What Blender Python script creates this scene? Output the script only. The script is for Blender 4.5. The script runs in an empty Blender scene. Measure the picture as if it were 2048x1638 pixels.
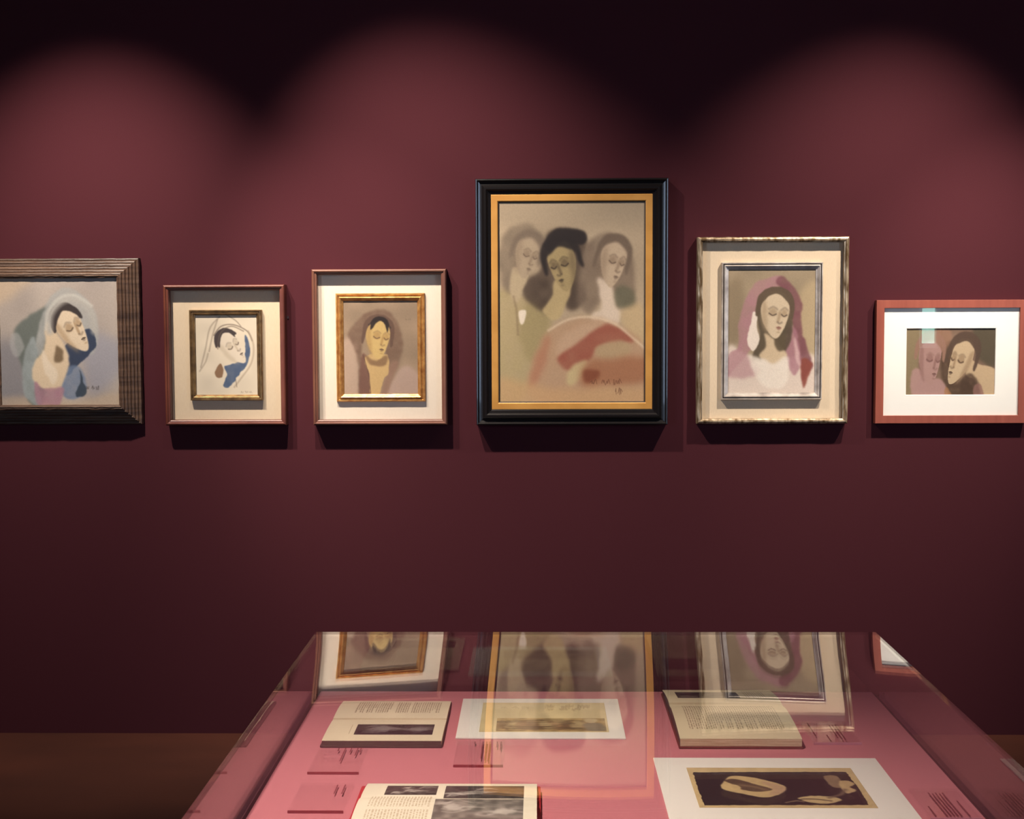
import bpy, bmesh, math, random
import numpy as np
from mathutils import Vector, Matrix

random.seed(7)
S = bpy.context.scene
C = S.collection
PI = math.pi

# ------------------------------------------------------------------ camera
cam = bpy.data.cameras.new('camera')
camo = bpy.data.objects.new('camera', cam)
C.objects.link(camo)
PITCH, YAW, ROLL = math.radians(3.69), math.radians(1.12), -0.004
fw = Vector((-math.sin(YAW) * math.cos(PITCH), math.cos(YAW) * math.cos(PITCH), -math.sin(PITCH)))
r0 = Vector((math.cos(YAW), math.sin(YAW), 0.0))
u0 = r0.cross(fw)
rt = r0 * math.cos(ROLL) + u0 * math.sin(ROLL)
up = u0 * math.cos(ROLL) - r0 * math.sin(ROLL)
M = Matrix((rt, up, -fw)).transposed().to_4x4()
M.translation = Vector((0.0, -5.4, 1.65))
camo.matrix_world = M
cam.sensor_fit = 'HORIZONTAL'
cam.sensor_width = 36.0
cam.lens = 2700.0 / 2048.0 * 36.0
cam.clip_start = 0.05
S.camera = camo

# ------------------------------------------------------------------ light and exposure
S.view_settings.view_transform = 'Standard'
S.view_settings.look = 'None'
S.view_settings.exposure = 0.0
S.view_settings.gamma = 1.0
S.cycles.transparent_max_bounces = 24
S.cycles.max_bounces = 10
S.cycles.diffuse_bounces = 4
S.cycles.glossy_bounces = 6

world = bpy.data.worlds.new('daylight')
S.world = world
world.use_nodes = True
bg = world.node_tree.nodes['Background']
bg.inputs[0].default_value = (0.56, 0.70, 0.95, 1)
bg.inputs[1].default_value = 9.0

WARM = (1.0, 0.87, 0.73)


def spot(name, loc, target, watts, deg, blend=0.9, radius=0.035, col=WARM):
    l = bpy.data.lights.new(name, 'SPOT')
    l.energy = watts
    l.color = col
    l.spot_size = math.radians(deg)
    l.spot_blend = blend
    l.shadow_soft_size = radius
    o = bpy.data.objects.new(name, l)
    C.objects.link(o)
    o.location = loc
    d = Vector(target) - Vector(loc)
    o.rotation_euler = d.to_track_quat('-Z', 'Y').to_euler()
    return o


LY, LZ = -1.15, 3.5
spot('spotlight', (-1.80, LY, LZ), (-1.70, 0, 1.26), 470, 63, 1.0)
spot('spotlight', (-1.42, LY, LZ), (-0.62, 0, 1.44), 250, 36, 1.0)
spot('spotlight', (-0.85, LY, LZ), (-0.22, 0, 1.36), 400, 65, 1.0)
spot('spotlight', (1.62, LY, LZ), (1.20, 0, 1.30), 385, 63, 1.0)
spot('spotlight', (2.38, LY, LZ), (1.66, 0, 1.44), 300, 36, 1.0)
# lamp over the display case
spot('spotlight', (-0.75, -3.75, 3.6), (-0.18, -3.42, 0.86), 510, 46, 1.0, 0.05, (1.0, 0.9, 0.8))


def portal(loc, w, h, look):
    """marks a window opening so that daylight through it is sampled well"""
    pl = bpy.data.lights.new('window_daylight', 'AREA')
    pl.shape = 'RECTANGLE'
    pl.size, pl.size_y = w, h
    pl.cycles.is_portal = True
    po = bpy.data.objects.new('window_daylight', pl)
    C.objects.link(po)
    po.location = loc
    po.rotation_euler = Vector(look).to_track_quat('-Z', 'Z').to_euler()


portal((4.145, -9.02, 1.83), 0.25, 0.94, (0, 1, 0))
portal((5.42, -7.0, 2.1), 2.8, 2.6, (-1, 0, 0))  # portal of the added fill window on the right
portal((-4.62, -7.2, 2.1), 2.8, 2.6, (1, 0, 0))  # portal of the added fill window on the left


# ------------------------------------------------------------------ helpers
def lin(c):
    return tuple((v / 255 / 12.92) if v / 255 <= 0.04045 else ((v / 255 + 0.055) / 1.055) ** 2.4 for v in c)


def mat(name, col, rough=0.6, metal=0.0, var=0.0, vscale=(8, 8, 8), bump=0.0, bscale=200.0, spec=0.5, col2=None,
        distort=0.0, coat=0.0):
    """col, col2 in sRGB 0..255; var = how far the noise mixes col towards col2"""
    m = bpy.data.materials.new(name)
    m.use_nodes = True
    n, l = m.node_tree.nodes, m.node_tree.links
    b = n['Principled BSDF']
    b.inputs['Base Color'].default_value = (*lin(col), 1)
    b.inputs['Roughness'].default_value = rough
    b.inputs['Metallic'].default_value = metal
    b.inputs['Specular IOR Level'].default_value = spec
    b.inputs['Coat Weight'].default_value = coat
    tc = n.new('ShaderNodeTexCoord')
    if var:
        mp = n.new('ShaderNodeMapping')
        mp.inputs['Scale'].default_value = vscale
        nz = n.new('ShaderNodeTexNoise')
        nz.inputs['Scale'].default_value = 1.0
        nz.inputs['Detail'].default_value = 6
        nz.inputs['Distortion'].default_value = distort
        rp = n.new('ShaderNodeValToRGB')
        rp.color_ramp.elements[0].position = 0.5 - 0.28 / max(var, 0.2) * 0.5
        rp.color_ramp.elements[1].position = 0.5 + 0.28 / max(var, 0.2) * 0.5
        rp.color_ramp.elements[0].color = (*lin(col), 1)
        rp.color_ramp.elements[1].color = (*lin(col2 or [v * 0.6 for v in col]), 1)
        l.new(tc.outputs['Object'], mp.inputs[0])
        l.new(mp.outputs[0], nz.inputs[0])
        l.new(nz.outputs[0], rp.inputs[0])
        l.new(rp.outputs[0], b.inputs['Base Color'])
    if bump:
        nb = n.new('ShaderNodeTexNoise')
        nb.inputs['Scale'].default_value = bscale
        nb.inputs['Detail'].default_value = 3
        bp = n.new('ShaderNodeBump')
        bp.inputs['Strength'].default_value = bump
        bp.inputs['Distance'].default_value = 0.002
        l.new(tc.outputs['Object'], nb.inputs[0])
        l.new(nb.outputs[0], bp.inputs['Height'])
        l.new(bp.outputs[0], b.inputs['Normal'])
    return m


def paint_mat(name, rough=0.6, weave=0.0, spec=0.3):
    m = bpy.data.materials.new(name)
    m.use_nodes = True
    n, l = m.node_tree.nodes, m.node_tree.links
    b = n['Principled BSDF']
    b.inputs['Roughness'].default_value = rough
    b.inputs['Specular IOR Level'].default_value = spec
    a = n.new('ShaderNodeVertexColor')
    a.layer_name = 'pigment'
    l.new(a.outputs[0], b.inputs['Base Color'])
    if weave:
        tc = n.new('ShaderNodeTexCoord')
        nb = n.new('ShaderNodeTexNoise')
        nb.inputs['Scale'].default_value = 380
        bp = n.new('ShaderNodeBump')
        bp.inputs['Strength'].default_value = weave
        bp.inputs['Distance'].default_value = 0.001
        l.new(tc.outputs['Object'], nb.inputs[0])
        l.new(nb.outputs[0], bp.inputs['Height'])
        l.new(bp.outputs[0], b.inputs['Normal'])
    return m


def glass_mat(name, ior=1.49, tint=(1, 1, 1), rough=0.0):
    """clear sheet: straight transmission plus Fresnel reflection at both faces"""
    m = bpy.data.materials.new(name)
    m.use_nodes = True
    n, l = m.node_tree.nodes, m.node_tree.links
    n.remove(n['Principled BSDF'])
    out = n['Material Output']
    tr = n.new('ShaderNodeBsdfTransparent')
    tr.inputs[0].default_value = (*tint, 1)
    gl = n.new('ShaderNodeBsdfGlossy')
    gl.inputs['Roughness'].default_value = rough
    gl.inputs[0].default_value = (1, 1, 1, 1)
    fr = n.new('ShaderNodeFresnel')
    ge = n.new('ShaderNodeNewGeometry')
    mx = n.new('ShaderNodeMix')
    mx.data_type = 'FLOAT'
    mx.inputs[2].default_value = ior
    mx.inputs[3].default_value = 1.0 / ior
    l.new(ge.outputs['Backfacing'], mx.inputs[0])
    l.new(mx.outputs[0], fr.inputs['IOR'])
    ms = n.new('ShaderNodeMixShader')
    l.new(fr.outputs[0], ms.inputs[0])
    l.new(tr.outputs[0], ms.inputs[1])
    l.new(gl.outputs[0], ms.inputs[2])
    l.new(ms.outputs[0], out.inputs[0])
    return m


def link(name, me, m=None, parent=None, loc=None):
    o = bpy.data.objects.new(name, me)
    C.objects.link(o)
    if m:
        me.materials.append(m)
    if parent:
        o.parent = parent
    if loc:
        o.location = loc
    return o


def from_bm(name, bm, m, parent=None, loc=None, smooth=False):
    me = bpy.data.meshes.new(name)
    bmesh.ops.recalc_face_normals(bm, faces=bm.faces)
    bm.to_mesh(me)
    bm.free()
    if smooth:
        for p in me.polygons:
            p.use_smooth = True
    return link(name, me, m, parent, loc)


def box(bm, x0, x1, y0, y1, z0, z1, bevel=0.0):
    r = bmesh.ops.create_cube(bm, size=1.0)
    for v in r['verts']:
        v.co = Vector(((x0 + x1) / 2 + v.co.x * (x1 - x0), (y0 + y1) / 2 + v.co.y * (y1 - y0),
                       (z0 + z1) / 2 + v.co.z * (z1 - z0)))
    if bevel:
        es = list({e for v in r['verts'] for e in v.link_edges})
        bmesh.ops.bevel(bm, geom=es, offset=bevel, segments=2, affect='EDGES')


def box_obj(name, dims, m, parent=None, loc=None, bevel=0.0):
    bm = bmesh.new()
    box(bm, *dims, bevel=bevel)
    return from_bm(name, bm, m, parent, loc)


def thing(name, label, cat, loc=(0, 0, 0), group=None, rotz=0.0):
    o = bpy.data.objects.new(name, None)
    C.objects.link(o)
    o.location = loc
    o.rotation_euler = (0, 0, rotz)
    o.empty_display_size = 0.1
    o['label'] = label
    o['category'] = cat
    if group:
        o['group'] = group
    return o


def struct(o):
    o['kind'] = 'structure'
    return o


def mitred(x0, x1, z0, z1, prof, wob=0.0, seg=1):
    """mitred moulding round a rectangle on the wall plane; prof = [(inset, height off the wall)]"""
    bm = bmesh.new()
    rings = []
    rnd = random.Random(int(1000 * (x1 + z1)))
    for d, t in prof:
        c = [(x0 + d, z0 + d), (x1 - d, z0 + d), (x1 - d, z1 - d), (x0 + d, z1 - d)]
        ring = []
        for k in range(4):
            a, b = c[k], c[(k + 1) % 4]
            for s in range(seg):
                f = s / seg
                px, pz = a[0] + (b[0] - a[0]) * f, a[1] + (b[1] - a[1]) * f
                w = wob * rnd.uniform(-1, 1) if s else 0
                if k % 2:
                    px += w
                else:
                    pz += w
                ring.append(bm.verts.new((px, -t + (w * 0.6 if t > 0.005 else 0), pz)))
        rings.append(ring)
    N = 4 * seg
    for i in range(len(rings)):
        a, b = rings[i], rings[(i + 1) % len(rings)]
        for k in range(N):
            bm.faces.new((a[k], a[(k + 1) % N], b[(k + 1) % N], b[k]))
    return bm


# ------------------------------------------------------------------ procedural painting
class Canvas:
    """a little procedural painter: soft blobs and strokes in pigment colours (sRGB 0..255)"""

    def __init__(s, w, h, step, base, seed=1):
        s.nx, s.ny = max(8, int(round(w / step))), max(8, int(round(h / step)))
        s.asp = w / h
        s.rng = np.random.default_rng(seed)
        s.img = np.empty((s.ny, s.nx, 3))
        s.img[:] = np.array(base, float)
        gx, gy = np.meshgrid((np.arange(s.nx) + 0.5) / s.nx, (np.arange(s.ny) + 0.5) / s.ny)
        s.gx, s.gy = gx, gy

    def blur(s, a, r):
        r = int(round(r))
        if r < 1:
            return a
        for _ in range(3):
            for ax in (0, 1):
                n = a.shape[ax]
                k = min(r, n // 2 - 1)
                p = np.concatenate([np.repeat(a.take([0], ax), k + 1, ax), a, np.repeat(a.take([n - 1], ax), k, ax)], ax)
                c = np.cumsum(p, ax)
                w = 2 * k + 1
                a = (c.take(range(w, w + n), ax) - c.take(range(0, n), ax)) / w
        return a

    def noise(s, cells):
        cy = max(2, int(cells))
        cx = max(2, int(round(cells * s.asp)))
        g = s.rng.random((cy + 1, cx + 1))
        fx, fy = s.gx * cx, s.gy * cy
        ix, iy = np.minimum(fx.astype(int), cx - 1), np.minimum(fy.astype(int), cy - 1)
        tx, ty = fx - ix, fy - iy
        tx, ty = tx * tx * (3 - 2 * tx), ty * ty * (3 - 2 * ty)
        return (g[iy, ix] * (1 - tx) + g[iy, ix + 1] * tx) * (1 - ty) + (g[iy + 1, ix] * (1 - tx) + g[iy + 1, ix + 1] * tx) * ty

    @staticmethod
    def spline(pts, closed=True, n=10):
        P = np.array(pts, float)
        out = []
        N = len(P)
        for i in range(N if closed else N - 1):
            if closed:
                a, b, c, d = P[i - 1], P[i], P[(i + 1) % N], P[(i + 2) % N]
            else:
                a, b, c, d = P[max(i - 1, 0)], P[i], P[i + 1], P[min(i + 2, N - 1)]
            for t in np.linspace(0, 1, n, endpoint=False):
                out.append(0.5 * (2 * b + (c - a) * t + (2 * a - 5 * b + 4 * c - d) * t * t + (3 * b - a - 3 * c + d) * t ** 3))
        if not closed:
            out.append(P[-1])
        return np.array(out)

    def mix(s, m, col):
        s.img += m[..., None] * (np.array(col, float) - s.img)

    def poly_mask(s, Q, wob=0.0):
        X, Y = s.gx, s.gy
        if wob:
            X = X + (s.noise(28) - 0.5) * wob / s.asp
            Y = Y + (s.noise(28) - 0.5) * wob
        ins = np.zeros(X.shape, bool)
        for (xa, ya), (xb, yb) in zip(Q, np.roll(Q, -1, 0)):
            if ya == yb:
                continue
            c = (ya > Y) != (yb > Y)
            ins ^= c & (X < (xb - xa) * (Y - ya) / (yb - ya) + xa)
        return ins.astype(float)

    def blob(s, pts, col, soft=0.01, alpha=1.0, curve=True, wob=0.012, streak=0.0):
        Q = s.spline(pts) if curve else np.array(pts, float)
        m = s.blur(s.poly_mask(Q, wob), soft * s.ny * 0.34)
        if streak:
            m = m * (1 - streak * s.noise(22))
        s.mix(np.clip(m * alpha, 0, 1), col)

    def rect(s, x0, y0, x1, y1, col, alpha=1.0):
        m = ((s.gx > x0) & (s.gx < x1) & (s.gy > y0) & (s.gy < y1)).astype(float)
        s.mix(m * alpha, col)

    def stroke(s, pts, width, col, soft=0.004, alpha=1.0):
        """width as a fraction of the canvas height"""
        Q = s.spline(pts, False, 8)
        X, Y = s.gx * s.asp, s.gy
        d2 = np.full(X.shape, 1e9)
        for (xa, ya), (xb, yb) in zip(Q[:-1], Q[1:]):
            xa, xb = xa * s.asp, xb * s.asp
            L = (xb - xa) ** 2 + (yb - ya) ** 2 + 1e-12
            t = np.clip(((X - xa) * (xb - xa) + (Y - ya) * (yb - ya)) / L, 0, 1)
            d2 = np.minimum(d2, (X - xa - t * (xb - xa)) ** 2 + (Y - ya - t * (yb - ya)) ** 2)
        d = np.sqrt(d2)
        m = np.clip((width / 2 + soft - d) / (2 * soft + 1e-9), 0, 1)
        s.mix(m * alpha, col)

    def mottle(s, cells, amt, tint=(1, 1, 1)):
        s.img *= 1 + (s.noise(cells)[..., None] - 0.5) * amt * np.array(tint)

    def face(s, cx, cy, hh, ang, skin, shade, line, turn=0.0, wid=0.72, feat=1.0, lips=None):
        """a plain schematic face: oval, shaded side, eye sockets, lowered lids, nose, mouth"""
        ca, sa = math.cos(ang), math.sin(ang)
        t = turn * 0.62

        def T(p):
            x, y = p[0] * wid, p[1]
            return (cx + (x * ca - y * sa) * hh / s.asp, cy + (x * sa + y * ca) * hh)

        def W(pts):
            return [T(p) for p in pts]
        k = t * .25
        s.blob(W([(-.8, -.5), (-.5, -.92), (0, -1.02), (.5, -.92), (.8, -.5), (.78, .05), (.52 + k, .62), (.16 + k * 2, 1), (-.16 + k * 2, 1), (-.52 + k, .62), (-.78, .05)]), skin, 0.006, 1, wob=0.004)
        sd = 1 if turn >= 0 else -1
        s.blob(W([(-sd * x, y) for x, y in [(.78, -.6), (.5, -.4), (.42, .1), (.3, .6), (.2, .95), (.5, .7), (.78, .15)]]), shade, 0.03, 0.65)
        for e in (-1, 1):
            q = 1 - .45 * abs(turn) * (e * sd > 0)
            ex, r = t * .8 + e * .37 * q, .2 * q
            s.blob(W([(ex - r * 1.2, -.12), (ex, -.3), (ex + r * 1.2, -.14), (ex + r, .04), (ex - r, .05)]), shade, .02, .75 * feat, wob=0)
            s.stroke(W([(ex - r * 1.2, -.22), (ex, -.33), (ex + r * 1.2, -.24)]), hh * .04, line, hh * .05, .38 * feat)
            s.stroke(W([(ex - r, -.03), (ex, .045), (ex + r, -.02)]), hh * .045, line, hh * .03, .8 * feat)
        nx = t * 1.05
        s.blob(W([(nx - .08 * sd, -.2), (nx + .02 * sd, -.1), (nx - .02 * sd, .3), (nx - .14 * sd, .34), (nx - .16 * sd, .2)]), shade, .012, .8 * feat, wob=0)
        s.stroke(W([(nx - .12, .32), (nx, .37), (nx + .12, .32)]), hh * .05, line, hh * .05, .5 * feat)
        lc = lips or line
        s.blob(W([(nx * .95 - .17, .56), (nx * .95 - .04, .51), (nx * .95 + .04, .51), (nx * .95 + .17, .56), (nx * .95, .6)]), lc, .004, .75 * feat, wob=0)
        s.blob(W([(nx * .95 - .12, .6), (nx * .95, .58), (nx * .95 + .12, .6), (nx * .95, .68)]), lc, .006, .4 * feat, wob=0)
        s.blob(W([(nx * .95 - .12, .76), (nx * .95, .72), (nx * .95 + .12, .76), (nx * .95, .8)]), shade, .01, .6 * feat, wob=0)

    def cap(s, cx, cy, hh, ang, col, wid=0.72, low=-.05, brow=-.72, soft=.008, alpha=.95, part=0.0):
        """hair framing the upper part of a head"""
        ca, sa = math.cos(ang), math.sin(ang)

        def T(p):
            x, y = p[0] * wid, p[1]
            return (cx + (x * ca - y * sa) * hh / s.asp, cy + (x * sa + y * ca) * hh)
        s.blob([T(p) for p in [(-1, low), (-.98, -.6), (-.6, -1.02), (0, -1.16), (.6, -1.02), (.98, -.6), (1, low), (.84, low - .02), (.74, -.38), (.4 + part, brow + .06), (part, brow - .08), (-.4 + part, brow + .06), (-.74, -.38), (-.84, low - .02)]], col, soft, alpha, wob=.006)

    def scribble(s, x, y, w, h, n, col, width):
        for g in range(3):
            a, b = x + w * (g / 3 + .02), w * (.26 if g else .2)
            k = max(5, int(n * .7))
            pts = [(a + b * i / k + .006 * s.rng.uniform(-1, 1), y + h * s.rng.uniform(.3, 1.6) * (-1) ** i) for i in range(k)]
            s.stroke(pts, width * .6, col, width * .4, .7)


def canvas_obj(name, cv, fn, m, parent, thick=0.0, gain=1.0):
    """a fine grid carrying the canvas colours; fn(u, v) -> point, u right, v down the picture"""
    nx, ny = cv.nx, cv.ny
    u = np.linspace(0, 1, nx)
    v = np.linspace(0, 1, ny)
    U, V = np.meshgrid(u, v)
    P = np.stack(fn(U, V), -1).reshape(-1, 3).astype(np.float32)
    i = np.arange(nx * ny).reshape(ny, nx)
    f = np.stack([i[:-1, :-1], i[1:, :-1], i[1:, 1:], i[:-1, 1:]], -1).reshape(-1, 4)
    col = np.clip(cv.img.reshape(-1, 3) * gain / 255, 0, 1)
    col = np.where(col <= 0.04045, col / 12.92, ((col + 0.055) / 1.055) ** 2.4)
    nv0 = nx * ny
    faces = [f]
    if thick:
        # closed slab: border ring lowered along -normal of the plane (given as a vector)
        ring = np.concatenate([i[0, :-1], i[:-1, -1], i[-1, :0:-1], i[:0:-1, 0]])
        low = P[ring] + np.array(thick, np.float32)
        P = np.concatenate([P, low])
        k = np.arange(len(ring))
        kn = (k + 1) % len(ring)
        faces.append(np.stack([ring[k], ring[kn], nv0 + kn, nv0 + k], -1))
        col = np.concatenate([col, col[ring]])
    f = np.concatenate(faces)
    me = bpy.data.meshes.new(name)
    me.vertices.add(len(P))
    me.vertices.foreach_set('co', P.ravel())
    me.loops.add(f.size)
    me.loops.foreach_set('vertex_index', f.ravel().astype(np.int32))
    me.polygons.add(len(f))
    me.polygons.foreach_set('loop_start', np.arange(0, f.size, 4, dtype=np.int32))
    me.update(calc_edges=True)
    ca = me.color_attributes.new('pigment', 'FLOAT_COLOR', 'POINT')
    ca.data.foreach_set('color', np.concatenate([col, np.ones((len(col), 1))], 1).astype(np.float32).ravel())
    return link(name, me, m, parent)


# ------------------------------------------------------------------ materials
M_WALL = mat('burgundy_paint', (66, 28, 35), 0.85, bump=0.12, bscale=500, spec=0.12)
M_DARK = mat('dark_paint', (60, 40, 44), 0.9)
M_CEIL = mat('dark_ceiling', (34, 24, 28), 0.9)
M_FLOOR = mat('brown_floor', (74, 38, 28), 0.55, var=0.6, vscale=(1.2, 3, 1), col2=(54, 27, 21), bump=0.1, bscale=120, spec=0.3)
M_WHITE = mat('white_window_paint', (200, 205, 196), 0.5)
M_GLASS = glass_mat('clear_glass', 1.5)
M_PANE = glass_mat('green_tinted_pane', 1.5, (0.80, 1.0, 0.80))
M_ACRYL = glass_mat('acrylic', 1.49, (0.985, 0.98, 0.98))

# ------------------------------------------------------------------ the room
X0, X1, Y0, Z1 = -4.6, 5.4, -9.0, 4.4
ZF = -0.022   # floor level; the camera height is measured from the hanging datum
struct(box_obj('floor', (X0 - .2, X1 + .2, Y0 - .2, .2, -0.22, ZF), M_FLOOR))
struct(box_obj('ceiling', (X0 - .2, X1 + .2, Y0 - .2, .2, Z1, Z1 + .2), M_CEIL))
struct(box_obj('wall_back', (X0 - .2, X1 + .2, 0, 0.2, ZF, Z1), M_WALL))


def wall_with_opening(name, m, axis, w0, w1, a0, a1, z0, z1, l0, l1):
    """slab wall along an axis with one rectangular opening a0..a1, z0..z1"""
    bm = bmesh.new()
    for p, q, e, f in ((l0, a0, ZF, Z1), (a1, l1, ZF, Z1), (a0, a1, ZF, z0), (a0, a1, z1, Z1)):
        if axis == 'x':
            box(bm, p, q, w0, w1, e, f)
        else:
            box(bm, w0, w1, p, q, e, f)
    struct(from_bm(name, bm, m))


def window(name, label, axis, w, a0, a1, z0, z1, bars, pane=None):
    o = struct(thing(name, label, 'window'))
    bm = bmesh.new()
    f = .05
    for p, q, e, g in [(a0, a0 + f, z0, z1), (a1 - f, a1, z0, z1), (a0 + f, a1 - f, z0, z0 + f), (a0 + f, a1 - f, z1 - f, z1)] + bars:
        if axis == 'x':
            box(bm, p, q, w - .03, w + .03, e, g)
        else:
            box(bm, w - .03, w + .03, p, q, e, g)
    from_bm('window_frame', bm, M_WHITE, o)
    d = (a0 + f, a1 - f, w - .003, w + .003, z0 + f, z1 - f)
    if axis == 'y':
        d = (d[2], d[3], d[0], d[1], d[4], d[5])
    box_obj('window_pane', d, pane or M_GLASS, o)


wall_with_opening('wall_front', M_DARK, 'x', Y0 - .2, Y0, 4.02, 4.27, 1.36, 2.3, X0 - .2, X1 + .2)
wall_with_opening('wall_right', M_DARK, 'y', X1, X1 + .2, -8.4, -5.6, 0.8, 3.4, Y0, 0)
wall_with_opening('wall_left', M_DARK, 'y', X0 - .2, X0, -8.6, -5.8, 0.8, 3.4, Y0, 0)
window('window_1', 'narrow white window in the wall behind the viewer', 'x', Y0 - .1, 4.02, 4.27, 1.36, 2.3, [(4.07, 4.22, 1.80, 1.83)], M_PANE)
window('fill_window_right', 'white added fill light window in the wall on the right', 'y', X1 + .1, -8.4, -5.6, 0.8, 3.4, [(-7.02, -6.98, .85, 3.35)])  # unseen window, added to let in bluish fill light
window('fill_window_left', 'white added fill light window in the wall on the left', 'y', X0 - .1, -8.6, -5.8, 0.8, 3.4, [(-7.22, -7.18, .85, 3.35)])  # second unseen window, added for fill from the left

# ------------------------------------------------------------------ framed pictures
M_OAK = mat('dark_ribbed_wood', (92, 68, 52), 0.5, var=1, vscale=(3, 3, 60), col2=(58, 40, 31), bump=0.3, bscale=90)
M_OAKH = mat('dark_ribbed_wood', (92, 68, 52), 0.5, var=1, vscale=(3, 3, 60), col2=(58, 40, 31), bump=0.3, bscale=90)
M_MAHOG = mat('reddish_brown_wood', (110, 60, 46), 0.35, var=0.8, vscale=(6, 6, 6), col2=(84, 42, 34))
M_WALNUT = mat('brown_wood', (116, 76, 60), 0.4, var=0.8, vscale=(6, 6, 6), col2=(96, 58, 48))
M_BLACK = mat('black_lacquer', (20, 17, 18), 0.28, bump=0.05, bscale=60, coat=0.3)
M_GOLDP = mat('gold_paint', (206, 152, 78), 0.5, metal=0.25, var=0.7, vscale=(9, 9, 9), col2=(186, 132, 62))
M_GOLD = mat('burnished_gold_leaf', (222, 172, 104), 0.3, metal=0.55, var=0.8, vscale=(40, 40, 40), col2=(176, 118, 62), bump=0.15, bscale=60)
M_BRONZE = mat('dull_gilt', (160, 128, 84), 0.36, metal=0.75, var=0.8, vscale=(30, 30, 30), col2=(104, 80, 52))
M_SILVER = mat('worn_silver_gilt', (206, 186, 158), 0.38, metal=0.6, var=1.0, vscale=(60, 60, 16), col2=(112, 88, 60), bump=0.25, bscale=70)
M_STEP = mat('silver_leaf', (222, 212, 202), 0.32, metal=0.35, var=0.6, vscale=(20, 20, 20), col2=(150, 138, 130))
M_DKLINE = mat('dark_brown_line', (44, 34, 30), 0.5)
M_REDWOOD = mat('red_stained_wood', (148, 78, 62), 0.45, var=0.7, vscale=(40, 40, 4), col2=(132, 66, 52))
M_LINEN = mat('linen_mount', (214, 196, 170), 0.9, var=0.6, vscale=(500, 500, 60), col2=(204, 184, 157), bump=0.2, bscale=600, spec=0.1)
M_LINENW = mat('pale_linen_mount', (230, 218, 202), 0.9, var=0.6, vscale=(500, 500, 60), col2=(222, 208, 190), bump=0.2, bscale=600, spec=0.1)
M_MOUNTW = mat('white_mount', (240, 238, 232), 0.85, spec=0.1)
M_BACK = mat('backing_board', (90, 70, 55), 0.9)
M_OIL = paint_mat('oil_paint', 0.55, 0.25)
M_PAPER = paint_mat('paper', 0.85, 0.0, 0.1)
M_STEEL = mat('bright_metal', (220, 220, 220), 0.25, metal=1)

GRP = 'framed pictures hung in a row on the burgundy wall'


def picture(label, x0, x1, z0, z1):
    return thing('framed_painting', label, 'painting', ((x0 + x1) / 2, 0, (z0 + z1) / 2), GRP)


def fr(name, par, rect, prof, m, wob=0.0, seg=1):
    bm = mitred(*rect, prof, wob, seg)
    o = from_bm(name, bm, m, par)
    o.location = -par.location
    return o


def slab(name, par, rect, t0, t1, m):
    o = box_obj(name, (rect[0], rect[1], -t1, -t0, rect[2], rect[3]), m, par)
    o.location = -par.location
    return o


def art(par, rect, t, cv, m=None, name='canvas'):
    x0, x1, z0, z1 = rect
    o = canvas_obj(name, cv, lambda u, v: (x0 + (x1 - x0) * u, np.full_like(u, -t), z1 + (z0 - z1) * v), m or M_OIL, par, thick=(0, 0.006, 0), gain=np.array((.90, .90, .93)))
    o.location = -par.location
    return o


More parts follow.
